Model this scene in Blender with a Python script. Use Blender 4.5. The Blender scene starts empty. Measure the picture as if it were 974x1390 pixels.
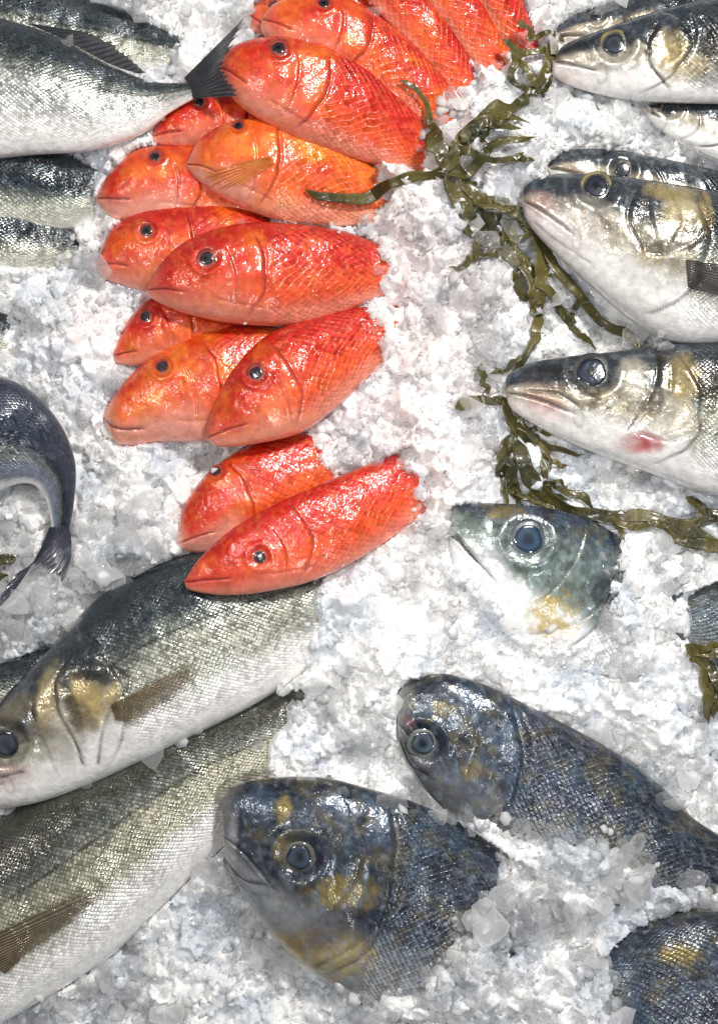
import bpy, math, numpy as np, random
from mathutils import Vector
S=0.0005; HC=2400.0; CX,CY=487.0,695.0
rng=np.random.default_rng(7); random.seed(7)
def hsh(ix,iy,seed):
    n=(ix.astype(np.int64)*374761393+iy.astype(np.int64)*668265263+seed*974634777)&0xffffffff
    n=((n^(n>>13))*1274126177)&0xffffffff
    n=((n^(n>>16))*2246822519)&0xffffffff
    n=n^(n>>15)
    return (n&0xffffff)/float(0xffffff)
def vn(x,y,seed=0):
    ix=np.floor(x);iy=np.floor(y);fx=x-ix;fy=y-iy
    fx=fx*fx*(3-2*fx);fy=fy*fy*(3-2*fy)
    a=hsh(ix,iy,seed);b=hsh(ix+1,iy,seed);c=hsh(ix,iy+1,seed);d=hsh(ix+1,iy+1,seed)
    return (a*(1-fx)+b*fx)*(1-fy)+(c*(1-fx)+d*fx)*fy
def fbm(x,y,seed=0,o=4):
    r=0;a=.5;t=0
    for i in range(o):
        r=r+a*vn(x*2**i+i*17.3,y*2**i+i*9.1,seed+i*31);t+=a;a*=.5
    return r/t
def ss(a,b,x):
    t=np.clip((x-a)/(b-a),0,1);return t*t*(3-2*t)
def curve(pts,t):
    p=np.array(pts,float);n=len(p)
    e=np.vstack([2*p[0]-p[1],p,2*p[-1]-p[-2]])
    out=[]
    for i in range(n-1):
        p0,p1,p2,p3=e[i],e[i+1],e[i+2],e[i+3]
        s=np.linspace(0,1,24,endpoint=False)[:,None]
        out.append(0.5*((2*p1)+(-p0+p2)*s+(2*p0-5*p1+4*p2-p3)*s**2+(-p0+3*p1-3*p2+p3)*s**3))
    out.append(p[-1:]);q=np.vstack(out)
    L=np.concatenate([[0],np.cumsum(np.linalg.norm(np.diff(q,axis=0),axis=1))])
    x=t*L[-1]
    return np.stack([np.interp(x,L,q[:,k]) for k in range(q.shape[1])],1)
def polydist(X,Y,pl):
    best=np.full(X.shape,1e9);sg=np.zeros(X.shape)
    for (x0,y0),(x1,y1) in zip(pl[:-1],pl[1:]):
        dx,dy=x1-x0,y1-y0;l2=dx*dx+dy*dy+1e-9
        t=np.clip(((X-x0)*dx+(Y-y0)*dy)/l2,0,1);d=np.hypot(X-x0-t*dx,Y-y0-t*dy)
        s=np.sign((X-x0)*dy-(Y-y0)*dx);m=d<best;best=np.where(m,d,best);sg=np.where(m,s,sg)
    return best,sg
def W(x,y,z): return np.stack([(x-CX)*S,(CY-y)*S,z*S],-1)
def mkmesh(name,co,faces,smooth=True):
    me=bpy.data.meshes.new(name)
    co=np.ascontiguousarray(co,dtype=np.float32).reshape(-1,3)
    me.vertices.add(len(co));me.vertices.foreach_set('co',co.ravel())
    if not isinstance(faces,list): faces=[faces]
    idx=np.concatenate([f.ravel() for f in faces]).astype(np.int32)
    tot=np.concatenate([np.full(len(f),f.shape[1]) for f in faces]).astype(np.int32)
    st=np.concatenate([[0],np.cumsum(tot)[:-1]]).astype(np.int32)
    me.loops.add(len(idx));me.loops.foreach_set('vertex_index',idx)
    me.polygons.add(len(tot));me.polygons.foreach_set('loop_start',st);me.polygons.foreach_set('loop_total',tot)
    me.polygons.foreach_set('use_smooth',np.full(len(tot),smooth))
    me.update(calc_edges=True);me.validate()
    return me
def attr(me,name,typ,data):
    a=me.attributes.new(name,typ,'POINT')
    key={'FLOAT_COLOR':'color','FLOAT_VECTOR':'vector','FLOAT':'value'}[typ]
    a.data.foreach_set(key,np.ascontiguousarray(data,dtype=np.float32).ravel())
def obj(name,me,mat=None,parent=None,**kw):
    o=bpy.data.objects.new(name,me);bpy.context.collection.objects.link(o)
    if mat: me.materials.append(mat)
    if parent: o.parent=parent
    for k,v in kw.items(): o[k]=v
    return o
# ---------------- materials
class NB:
    def __init__(s,name):
        s.m=bpy.data.materials.new(name);s.m.use_nodes=True;s.t=s.m.node_tree;s.n=s.t.nodes
        s.b=s.n['Principled BSDF'];s.out=s.n['Material Output']
    def put(s,sock,v):
        if hasattr(v,'is_linked'): s.t.links.new(v,sock)
        else: sock.default_value=v
    def math(s,op,a,b=None,c=None,clamp=False):
        n=s.n.new('ShaderNodeMath');n.operation=op;n.use_clamp=clamp
        s.put(n.inputs[0],a)
        if b is not None:s.put(n.inputs[1],b)
        if c is not None:s.put(n.inputs[2],c)
        return n.outputs[0]
    def attr(s,name):
        n=s.n.new('ShaderNodeAttribute');n.attribute_name=name;return n
    def mix(s,f,a,b,bt='MIX'):
        n=s.n.new('ShaderNodeMix');n.data_type='RGBA';n.blend_type=bt
        s.put(n.inputs[0],f);s.put(n.inputs[6],a);s.put(n.inputs[7],b);return n.outputs[2]
    def noise(s,scale,vec=None,detail=3,rough=.5):
        n=s.n.new('ShaderNodeTexNoise');n.inputs['Scale'].default_value=scale;n.inputs['Detail'].default_value=detail;n.inputs['Roughness'].default_value=rough
        if vec is not None:s.put(n.inputs['Vector'],vec)
        return n
    def mr(s,v,a,b,c,d,sm=False):
        n=s.n.new('ShaderNodeMapRange')
        if sm:n.interpolation_type='SMOOTHSTEP'
        for i,q in enumerate((v,a,b,c,d)): s.put(n.inputs[i],q)
        return n.outputs[0]
    def bump(s,h,dist,strength=1,nrm=None):
        n=s.n.new('ShaderNodeBump');n.inputs['Distance'].default_value=dist;n.inputs['Strength'].default_value=strength
        s.put(n.inputs['Height'],h)
        if nrm is not None:s.put(n.inputs['Normal'],nrm)
        return n.outputs[0]
    def mixsh(s,f,a,b):
        n=s.n.new('ShaderNodeMixShader');s.put(n.inputs[0],f);s.put(n.inputs[1],a);s.put(n.inputs[2],b);return n.outputs[0]
def skin(name,edgecol,edge=.5,var=.35,bumpd=.0008,rough=.3,coat=.8,gr=.27,nb=.0012,cn=.0012,cs=.6):
    k=NB(name);b=k.b
    col=k.attr('Col');f=k.attr('fuv')
    geo=k.n.new('ShaderNodeTexCoord')
    nz=k.noise(60,geo.outputs['Object'],1)
    sep=k.n.new('ShaderNodeSeparateXYZ');k.put(sep.inputs[0],f.outputs['Vector'])
    wob=k.math('MULTIPLY',k.math('SUBTRACT',nz.outputs[0],.5),.9)
    a=k.math('ADD',sep.outputs[0],wob);v=k.math('ADD',sep.outputs[1],wob)
    p=k.math('ADD',a,v);q=k.math('SUBTRACT',a,v)
    fp=k.math('FRACT',p);fq=k.math('FRACT',q);ip=k.math('FLOOR',p);iq=k.math('FLOOR',q)
    e=k.math('SMOOTH_MAX',fp,fq,.35)
    mask=col.outputs['Alpha']
    comb=k.n.new('ShaderNodeCombineXYZ');k.put(comb.inputs[0],ip);k.put(comb.inputs[1],iq)
    wn=k.n.new('ShaderNodeTexWhiteNoise');k.put(wn.inputs[0],comb.outputs[0])
    rnd=k.mr(wn.outputs['Value'],0,1,1-var,1+var)
    grad=k.mr(e,0.2,0.85,1-gr,1+gr)
    mul=k.math('MULTIPLY',rnd,grad)
    mul=k.math('ADD',k.math('MULTIPLY',mask,k.math('SUBTRACT',mul,1)),1)
    n2=k.noise(180,geo.outputs['Object'],3,.6)
    mul=k.math('MULTIPLY',mul,k.mr(n2.outputs[0],.25,.75,.80,1.18))
    vm=k.n.new('ShaderNodeVectorMath');vm.operation='SCALE';k.put(vm.inputs[0],col.outputs['Color']);k.put(vm.inputs['Scale'],mul)
    em=k.mr(e,.78,1.0,0,1,True)
    em=k.math('MULTIPLY',k.math('MULTIPLY',em,mask),k.mr(nz.outputs[0],.3,.7,edge*.35,edge))
    base=k.mix(em,vm.outputs[0],edgecol)
    k.put(b.inputs['Base Color'],base)
    k.put(b.inputs['Metallic'],k.attr('met').outputs['Fac'])
    k.put(b.inputs['Roughness'],k.mr(wn.outputs['Value'],0,1,rough*.7,rough*1.5))
    h=k.math('MULTIPLY',k.math('MULTIPLY',e,mask),k.mr(e,.8,1,1,.0,True))
    bm=k.bump(h,bumpd,.9);bm=k.bump(n2.outputs[0],nb,.6,bm)
    k.put(b.inputs['Normal'],bm)
    cb=k.bump(h,bumpd*cs,.8);cb=k.bump(n2.outputs[0],cn,.8,cb);k.put(b.inputs['Coat Normal'],cb)
    b.inputs['Coat Weight'].default_value=coat;b.inputs['Coat Roughness'].default_value=.10;b.inputs['Coat IOR'].default_value=1.48
    return k.m
MM=skin('mullet_skin',(0.26,0.004,0.003,1),.60,.16,.00030,.36,.9,.20,.0008,.0013,.2)
MB=skin('bass_skin',(0.03,0.032,0.03,1),.65,.32,.00045,.27,.9,.27,.0010,.0008)
MD=skin('bream_skin',(0.006,0.009,0.014,1),.80,.28,.0006,.32,.75,.3,.0008,.0010,.35)
def simple(name,rough=.2,coat=1,bump=0,sc=300,tr=0):
    k=NB(name);c=k.attr('Col');k.put(k.b.inputs['Base Color'],c.outputs['Color'])
    k.b.inputs['Roughness'].default_value=rough;k.b.inputs['Coat Weight'].default_value=coat;k.b.inputs['Coat Roughness'].default_value=.03
    if bump:
        t=k.n.new('ShaderNodeTexCoord');nz=k.noise(sc,t.outputs['Object'],3);bm=k.bump(nz.outputs[0],bump,.6);k.put(k.b.inputs['Normal'],bm)
    if tr:
        tp=k.n.new('ShaderNodeBsdfTransparent');k.put(k.out.inputs[0],k.mixsh(c.outputs['Alpha'],tp.outputs[0],k.b.outputs[0]))
    return k.m
MEYE=simple('fish_eye_iris',.3,1,.0006,500)
MPUP=simple('fish_pupil',.15,1,.0004,300)
MFIN=simple('fin_membrane',.35,.7,.0006,400,tr=1)
# ---------------- ice grid
GX0,GX1,GY0,GY1,GD=-260,1234,-260,1650,2.3
gx=np.arange(GX0,GX1,GD);gy=np.arange(GY0,GY1,GD)
GXX,GYY=np.meshgrid(gx,gy)
def ga(x,y,cx,cy,r,ry=None,):
    return np.exp(-(((x-cx)/r)**2+((y-cy)/(ry or r))**2))
def base_h(x,y):
    h=4+62*(fbm(x/90,y/90,5,4)-.5)*1.3+30*(fbm(x/34,y/34,15,3)-.5)
    for cx,cy,r,ry,a in [(640,150,60,70,30),(640,250,60,60,25),(610,330,75,80,30),(640,430,90,80,34),(560,520,60,60,28),(590,600,80,70,34),(620,720,60,70,30),(520,860,80,90,30),(470,960,90,70,26),
        (880,880,110,80,34),(760,960,120,40,22),(960,960,60,60,10),(700,1170,70,60,25),(760,1260,90,70,25),(100,740,80,60,10),(70,420,90,50,14),(800,170,80,25,14),(860,700,80,30,-6),(230,1270,60,50,5),(950,1170,40,40,20)]:
        h=h+a*ga(x,y,cx,cy,r,ry)
    return h
ICE=base_h(GXX,GYY)
def facets(x,y,c,seed,tilt,off):
    ix=np.floor(x/c);iy=np.floor(y/c);best=np.full(x.shape,1e9);out=np.zeros(x.shape)
    for dx in(-1,0,1):
        for dy in(-1,0,1):
            jx=ix+dx;jy=iy+dy
            px=(jx+hsh(jx,jy,seed))*c;py=(jy+hsh(jx,jy,seed+1))*c
            d=(x-px)**2+(y-py)**2
            h=((x-px)*(hsh(jx,jy,seed+2)-.5)+(y-py)*(hsh(jx,jy,seed+3)-.5))*2*tilt+(hsh(jx,jy,seed+4)-.5)*off*c
            m=d<best;best=np.where(m,d,best);out=np.where(m,h,out)
    return out
wx=GXX+7*(vn(GXX/9,GYY/9,71)-.5);wy=GYY+7*(vn(GXX/9,GYY/9,72)-.5)
DET=facets(wx,wy,40,11,.36,.40)*.9+facets(wx,wy,18,23,.44,.42)+facets(wx,wy,9,37,.25,.25)
CLAMP=np.full(GXX.shape,1e9);FORCE=np.full(GXX.shape,-1e9);TOPZ=np.full(GXX.shape,-1e9);SPILL=np.zeros(GXX.shape)
def gidx(x,y):
    i=np.clip(((y-GY0)/GD).round().astype(int),0,len(gy)-1);j=np.clip(((x-GX0)/GD).round().astype(int),0,len(gx)-1);return i,j
# ---------------- fish
A_=np.array
def lay(c,t,k): return c+(A_(t)-c)*k[...,None]
def col_mullet(u,v,x,y,o,wpx,g):
    s=o['seed'];n0=fbm(x/48,y/48,s,3);n1=fbm(x/22,y/22,s+2,4);n2=fbm(x/8,y/8,s+5,3)
    om=o.get('orange',.3);pl=o.get('pale',.4)
    c=A_([.66,.020,.005])*np.ones(v.shape+(1,))
    c=lay(c,[.42,.006,.003],ss(.45,.75,n2)*.35+ss(.3,.95,v)*.5)
    c=lay(c,[.88,.13,.010],ss(.60-om*.38,.88-om*.33,n0*.7+n1*.3)*.85)
    c=lay(c,[.90,.28,.02],ss(.60,.86,n0*.4+n1*.45+n2*.15+om*.12)*(.08+om*.8))
    c=lay(c,[.88,.13,.02],ss(.6,.0,np.abs(v+.35))*ss(.0,.3,u)*.5)
    c=lay(c,[.92,.40,.26],ss(-.40+.2*(n1-.5),-.94,v)*(.35+pl*.6))
    c=lay(c,[.88,.38,.30],np.clip(ss(.10,.0,u)*.8*pl+ss(g,g-.12,u)*ss(-.0,-.7,v)*.85*pl,0,.9))
    c=lay(c,[.90,.24,.03],ss(.58,.72,fbm(x/11,y/11,s+9,3))*ss(g+.02,g-.04,u)*(.10+om*.35))
    c=lay(c,[.90,.26,.05],ss(.60,.70,fbm(x/5,y/5,s+19,2))*.20)
    met=.10+.12*ss(.4,.7,n1)
    return c,met,ss(g-.01,g+.05,u)*(.7+.3*ss(.3,.6,n1))
def col_bass(u,v,x,y,o,wpx,g):
    s=o['seed'];n1=fbm(x/30,y/30,s,4);n2=fbm(x/8,y/8,s+5,3);n3=fbm(x/16,y/16,s+44,4)
    back=A_(o.get('bk',[.016,.028,.038]));silver=A_(o.get('flank',[.50,.50,.42]));white=A_([.92,.90,.87])
    vv=v+.26*(n1-.5)+o.get('vs',0)
    c=silver*np.ones(v.shape+(1,))
    c=lay(c,[.16,.18,.16],ss(.0,.38,vv));c=lay(c,back,ss(.24,.55,vv));c=lay(c,white,ss(-.25,-.62,vv))
    hd=ss(g+.01,g-.01,u)
    hc=A_([.54,.50,.40])*np.ones(v.shape+(1,))
    hc=lay(hc,[.34,.27,.14],ss(.42,.60,n1)*ss(-.75,-.1,v)*.6)
    hc=lay(hc,[.66,.63,.54],ss(.52,.70,n2)*.4)
    hc=lay(hc,[.06,.05,.04],ss(.50,.64,n3)*ss(-.3,.15,v)*.75)
    hc=lay(hc,[.035,.044,.056],ss(.12,.42,v+.18*(n2-.5)))
    hc=lay(hc,[.16,.19,.22],ss(.54,.68,n2)*ss(.2,.5,v)*.4)
    hc=lay(hc,white*.95,ss(-.10,-.5,v+.2*(n1-.5)))
    hc=lay(hc,[.60,.42,.38],ss(g*.5,0,u)*ss(.5,.0,v)*(.2+.4*ss(.4,.6,n1)))
    c=c+(hc-c)*hd[...,None]
    ll=np.exp(-((v-.22)*wpx/1.9)**2)*ss(g,g+.03,u)*.72
    c=c*(1-ll)[...,None]
    met=(.55*ss(-.65,-.15,v)*ss(.9,.2,v)+.10)*(1-.35*hd)
    return c,met,ss(g-.005,g+.03,u)*ss(-1,-.55,v)*.9
def col_bream(u,v,x,y,o,wpx,g):
    s=o['seed'];n1=fbm(x/40,y/40,s,3);n2=fbm(x/7,y/7,s+5,4);L=o.get('light',0)
    c=A_([.014,.023,.038])*np.ones(v.shape+(1,))
    c=lay(c,[.05,.085,.135],ss(.40,.68,n1)*.8)
    c=lay(c,[.04,.034,.07],ss(.45,.75,fbm(x/26,y/26,s+3,3))*.5)
    c=lay(c,[.13,.11,.045],ss(.52,.72,fbm(x/18,y/18,s+13,4))*.5)
    c=lay(c,[.30,.38,.33],L*(.45+.5*ss(.40,.62,n2))*ss(.95,.4,v))
    c=lay(c,[.22,.27,.31],ss(.56,.72,n2)*.40)
    st=ss(.2,1,np.sin(v*wpx*.55+3*(n1-.5)))*ss(g,g+.05,u);c=lay(c,[.14,.18,.22],st*.28)
    bw=o.get('belly_white',.5)
    c=lay(c,[.95,.95,.95],ss(-.10+.4*(n1-.5),-.55,v)*bw)
    hd=ss(g+.01,g-.01,u)
    c=lay(c,[.5,.5,.5],ss(.04,.0,u)*.5*hd)
    for (px,py,rx,ry,st) in o.get('yellow',[]):
        d=((x-px)/rx)**2+((y-py)/ry)**2
        c=lay(c,[.50,.36,.06],ss(2.0,-.2,d+3.0*(n2-.5)+1.6*(n1-.5))*st)
    return c,.36*(1-bw*ss(0,-.6,v)),ss(g-.01,g+.03,u)
SP={'mullet':dict(col=col_mullet,mat=MM,T=.50,sc=12),
    'bass':dict(col=col_bass,mat=MB,T=.50,sc=7.2),
    'bream':dict(col=col_bream,mat=MD,T=.36,sc=10)}
FISH=[]
def fish(name,sp,back,belly,z0,z1,eye=None,er=10,gill=None,cov=1.1,label='',group='',**o):
    P=SP[sp];o['seed']=o.get('seed',len(FISH)*13+3)
    n=260;mt=96;mb=14
    zm=z0*.7+z1*.3;f=1-zm/HC
    fx=lambda p:np.array([[CX+(a-CX)*f,CY+(b-CY)*f] for a,b in p])
    back=fx(back);belly=fx(belly)
    for key in('yellow','red','patch','cover'):
        if key in o:o[key]=[(*fx([(q[0],q[1])])[0],*q[2:]) for q in o[key]]
    t=np.linspace(0,1,n)**1.35
    B=curve(back,t);C=curve(belly,t)
    ctr=(B+C)/2;hf=(B-C)/2;w=np.linalg.norm(hf,axis=1)
    Ls=np.concatenate([[0],np.cumsum(np.linalg.norm(np.diff(ctr,axis=0),axis=1))]);L=Ls[-1];u=Ls/L
    zc=z0+(z1-z0)*ss(.15,1,u)
    T=w*P['T']*(1.12-.25*u)*o.get('fat',1)
    th=np.concatenate([np.linspace(0,math.pi,mt),np.linspace(math.pi,2*math.pi,mb+2)[1:-1]])
    m=len(th);cs=np.cos(th);sn=np.sin(th)
    sn2=np.sign(sn)*np.abs(sn)**.85
    X=ctr[:,0:1]+hf[:,0:1]*cs;Y=ctr[:,1:2]+hf[:,1:2]*cs
    top=np.clip(sn,0,1)
    U=np.repeat(u[:,None],m,1);V=np.repeat(cs[None],n,0);Wp=np.repeat(w[:,None],m,1)
    Z=zc[:,None]+T[:,None]*sn2
    tt=top[None]*np.ones((n,1))
    def near(p):
        p=fx([p])[0];d=(X[:,:mt]-p[0])**2+(Y[:,:mt]-p[1])**2
        return np.unravel_index(np.argmin(d),d.shape)
    g=.27
    if gill is not None:
        i,j=near(gill);g=u[i]
    elif o.get('nohead'):g=-.1
    wob=.02*(fbm(V*3+5,V*0+1,o['seed'],2)-.5)
    ge=(U-(g+wob-.055*(V-.05)**2*(1.3 if sp!='mullet' else 1.0)-.03*(V<-.2)*(V+.2)**2*2))*L
    vis=ss(-.97,-.7,V)*ss(.95,.6,V)
    col,met,mask=P['col'](U,V,X,Y,o,Wp,g-.02)
    met=met*np.ones_like(U)
    dark=np.zeros_like(U);hl=.85 if sp=='mullet' else 1.15
    rv=.35+1.1*fbm(X/16,Y/16,o['seed']+60,2)
    if g>0:
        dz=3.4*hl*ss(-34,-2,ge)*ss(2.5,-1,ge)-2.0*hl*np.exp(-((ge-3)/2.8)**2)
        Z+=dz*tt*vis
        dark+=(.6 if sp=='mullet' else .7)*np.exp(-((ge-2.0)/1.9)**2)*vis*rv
        if eye is not None:
            ei,ej=near(eye);eu=u[ei];ev=cs[ej]
            if 'lines' not in o:
                pe=(U-(eu+(g-eu)*.48-.06*(V+.1)**2))*L
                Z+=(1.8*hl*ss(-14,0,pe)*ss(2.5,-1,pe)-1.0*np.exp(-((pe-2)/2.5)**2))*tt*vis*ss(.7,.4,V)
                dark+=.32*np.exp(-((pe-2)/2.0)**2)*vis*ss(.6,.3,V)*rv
                if sp=='mullet':
                    sf=(V+.55-.5*(U-eu)/(g-eu+1e-6)*-.3)*Wp
                    wnd=ss(eu,eu+.03,U)*ss(g,g-.03,U)
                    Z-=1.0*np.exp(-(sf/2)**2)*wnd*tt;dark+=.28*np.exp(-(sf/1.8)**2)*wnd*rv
            Z+=.12*hl*np.sin(np.arctan2((V-ev)*Wp,(U-eu)*L)*26+6*fbm(X/20,Y/20,4))*ss(eu*1.3,g*.8,U)*ss(g,g-.03,U)*tt
            exy=fx([eye])[0];r=np.hypot(X-exy[0],Y-exy[1])
            Z+=(1.8*np.exp(-((r-er*1.35)/(er*.3))**2)*er/12-2.5*er/12*ss(er*1.05,er*.4,r))*tt
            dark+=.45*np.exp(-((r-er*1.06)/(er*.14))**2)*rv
            um=eu*(.62 if sp=='mullet' else .8);mv=o.get('mv',-.12)
            md=(V-(mv-.30*(U/um)))*Wp
            ms=ss(um*1.05,um*.85,U)*ss(0,.01,U)
            hw=o.get('open',1.4)*(1 if sp=='mullet' else 1.4)
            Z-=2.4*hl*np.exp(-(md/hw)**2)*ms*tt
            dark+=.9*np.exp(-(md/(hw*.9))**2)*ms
            Z+=.9*hl*np.exp(-((md+4)/5)**2)*ms*tt
            Z+=.8*hl*np.exp(-((md-7)/6)**2)*ss(um*1.3,um*.9,U)*ss(0,.02,U)*tt
            if sp=='bass':
                mr_=np.hypot((U-um*1.05)*L,(md+2)*.6);dark+=.35*np.exp(-((mr_-7)/1.8)**2)*(U>um*.98)
            nu=eu*.62;nr=np.hypot((U-nu)*L,(V-(ev+.12))*Wp);dark+=.8*np.exp(-(nr/2.0)**2)
    for pl,wd,dp,dk_ in o.get('lines',[]):
        pl=curve(fx(pl),np.linspace(0,1,24));d,sg=polydist(X,Y,pl);dp=dp*.65
        Z+=(-dp*np.exp(-(d/wd)**2)+dp*.8*np.exp(-(d/(wd*5))**2)*(sg>0)*ss(0,wd,d))*tt
        dark+=dk_*np.exp(-(d/(wd*.8))**2)*rv
    for (px,py,rx,ry,an,cc,st) in o.get('patch',[]):
        ca,sa=math.cos(math.radians(an)),math.sin(math.radians(an));dx=X-px;dy=Y-py
        d=((dx*ca+dy*sa)/rx)**2+((-dx*sa+dy*ca)/ry)**2
        col=lay(col,cc,ss(2.0,.0,d+1.5*(fbm(X/9,Y/9,o['seed']+70,4)-.5))*st)
    Z+=tt*(fbm(X/60,Y/60,o['seed']+77,3)-.5)*8*ss(0,.1,U)+tt*(fbm(X/18,Y/18,o['seed']+78,2)-.5)*1.5*ss(0,.05,U)
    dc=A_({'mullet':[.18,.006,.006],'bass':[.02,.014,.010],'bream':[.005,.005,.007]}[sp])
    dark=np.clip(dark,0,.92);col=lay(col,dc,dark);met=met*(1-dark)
    K=w.max()*math.pi/P['sc']
    thn=np.where(th<=math.pi,th,2*math.pi-th)
    FU=np.repeat((Ls/P['sc'])[:,None],m,1);FV=np.repeat((thn/math.pi*K)[None],n,0)
    co=W(X,Y,Z)
    idx=np.arange(n*m).reshape(n,m);a=idx[:-1];b=idx[1:]
    q=np.stack([a,b,np.roll(b,-1,1),np.roll(a,-1,1)],-1).reshape(-1,4)
    cap1=idx[0][None];cap2=idx[-1][::-1][None]
    d0=ctr[n//2]-ctr[n//2-3];cr=d0[0]*hf[n//2][1]-d0[1]*hf[n//2][0]
    if cr>0:
        q=q[:,::-1];cap1=cap1[:,::-1];cap2=cap2[:,::-1]
    me=mkmesh(name,co,[q,cap2,cap1])
    attr(me,'Col','FLOAT_COLOR',np.concatenate([np.clip(col,0,1).reshape(-1,3),np.clip(mask*np.ones_like(U),0,1).reshape(-1,1)],1))
    attr(me,'fuv','FLOAT_VECTOR',np.stack([FU,FV,0*FU],-1).reshape(-1,3))
    attr(me,'met','FLOAT',met.reshape(-1))
    ob=obj(name,me,P['mat'],label=label,category='fish',group=group)
    top_x=X[:,:mt];top_y=Y[:,:mt];top_z=Z[:,:mt]
    def surf(p):
        d=(top_x-p[0])**2+(top_y-p[1])**2;i,j=np.unravel_index(np.argmin(d),d.shape)
        return i,j,top_z[i,j]
    od=dict(ob=ob,surf=surf,fx=fx)
    if eye is not None:
        exy=fx([eye])[0];i,j,z=surf(exy)
        i0=max(i-6,0);i1=min(i+6,n-1);j0=max(j-6,0);j1=min(j+6,mt-1)
        a1=A_([top_x[i1,j]-top_x[i0,j],-(top_y[i1,j]-top_y[i0,j]),top_z[i1,j]-top_z[i0,j]])
        a2=A_([top_x[i,j1]-top_x[i,j0],-(top_y[i,j1]-top_y[i,j0]),top_z[i,j1]-top_z[i,j0]])
        nn=np.cross(a1,a2);nn/=np.linalg.norm(nn)
        if nn[2]<0:nn=-nn
        nn=nn*A_([.75,.75,1]);nn/=np.linalg.norm(nn)
        makeeye(ob,exy,z+1.4*er/12,nn,er,sp,o)
    uu=np.linspace(0,1,700)**1.1;Bq=np.stack([np.interp(uu,t,B[:,k]) for k in(0,1)],1);Cq=np.stack([np.interp(uu,t,C[:,k]) for k in(0,1)],1)
    uq=np.interp(uu,t,u);vv=np.linspace(-1,1,260)
    RX=(Bq[:,0:1]+Cq[:,0:1])/2+(Bq[:,0:1]-Cq[:,0:1])/2*vv;RY=(Bq[:,1:2]+Cq[:,1:2])/2+(Bq[:,1:2]-Cq[:,1:2])/2*vv
    zq=np.interp(uu,t,zc);Tq=np.interp(uu,t,T)
    RT=zq[:,None]+Tq[:,None]*np.sqrt(np.clip(1-vv**2,0,1))
    na_=24 if sp=='mullet' else 60
    cdist=(uq[:,None]+o.get('covtilt',0)*vv-cov)*L+na_*(fbm(RX/(na_*1.3),RY/(na_*1.3),o['seed']+200,2)-.5)
    for (px,py,rx,ry) in o.get('cover',[]):
        d=1-np.hypot((RX-px)/rx,(RY-py)/ry)+.5*(fbm(RX/28,RY/28,o['seed']+300,2)-.5)
        cdist=np.maximum(cdist,d*min(rx,ry))
    ii,jj=gidx(RX,RY)
    inn=(RX>GX0)&(RX<GX1)&(RY>GY0)&(RY<GY1)
    v_=(cdist<10)&inn;c_=(cdist>=8)&inn
    lo=(zq-3)[:,None]
    cl=lo+(RT+9-lo)*ss(-34,6,cdist)
    np.minimum.at(CLAMP,(ii[v_],jj[v_]),cl[v_])
    np.maximum.at(FORCE,(ii[c_],jj[c_]),(RT+10)[c_])
    tr_=(cdist>-34)&(cdist<8)&inn
    np.maximum.at(FORCE,(ii[tr_],jj[tr_]),cl[tr_])
    sp_=np.clip(ss(-42,2,cdist)**1.4*.95+o.get('edge',.14)*ss(.84,1.0,np.abs(vv))[None],0,1)
    up=v_&(RT>TOPZ[ii,jj]);TOPZ[ii[up],jj[up]]=RT[up];SPILL[ii[up],jj[up]]=sp_[up]
    FISH.append(od);return od
def dome(cen,z,nn,r,h,nr=16,na=44,base=0):
    nn=A_(nn);a=np.cross(nn,[0,1,0]);a/=np.linalg.norm(a);b=np.cross(nn,a)
    rho=np.linspace(0,1,nr)[1:];an=np.linspace(0,2*math.pi,na,endpoint=False)
    R,A=np.meshgrid(rho,an,indexing='ij')
    hz=base+h*np.sqrt(np.clip(1-R**2,0,1))
    c0=A_([(cen[0]-CX)*S,(CY-cen[1])*S,z*S])
    ir=1+.03*np.sin(3*A+1)+.02*np.sin(5*A)
    pts=c0+S*(r*(R*ir)[...,None]*(np.cos(A)[...,None]*a+np.sin(A)[...,None]*b)+hz[...,None]*nn)
    pts=np.vstack([pts.reshape(-1,3),c0+S*(base+h)*nn])
    idx=np.arange((nr-1)*na).reshape(nr-1,na);a0=idx[:-1];b0=idx[1:]
    q=np.stack([a0,b0,np.roll(b0,-1,1),np.roll(a0,-1,1)],-1).reshape(-1,4)
    tri=np.stack([np.full(na,(nr-1)*na),idx[0],np.roll(idx[0],-1)],-1)
    return pts,[q,tri],np.append(R.reshape(-1),0),np.append(A.reshape(-1),0)
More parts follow.
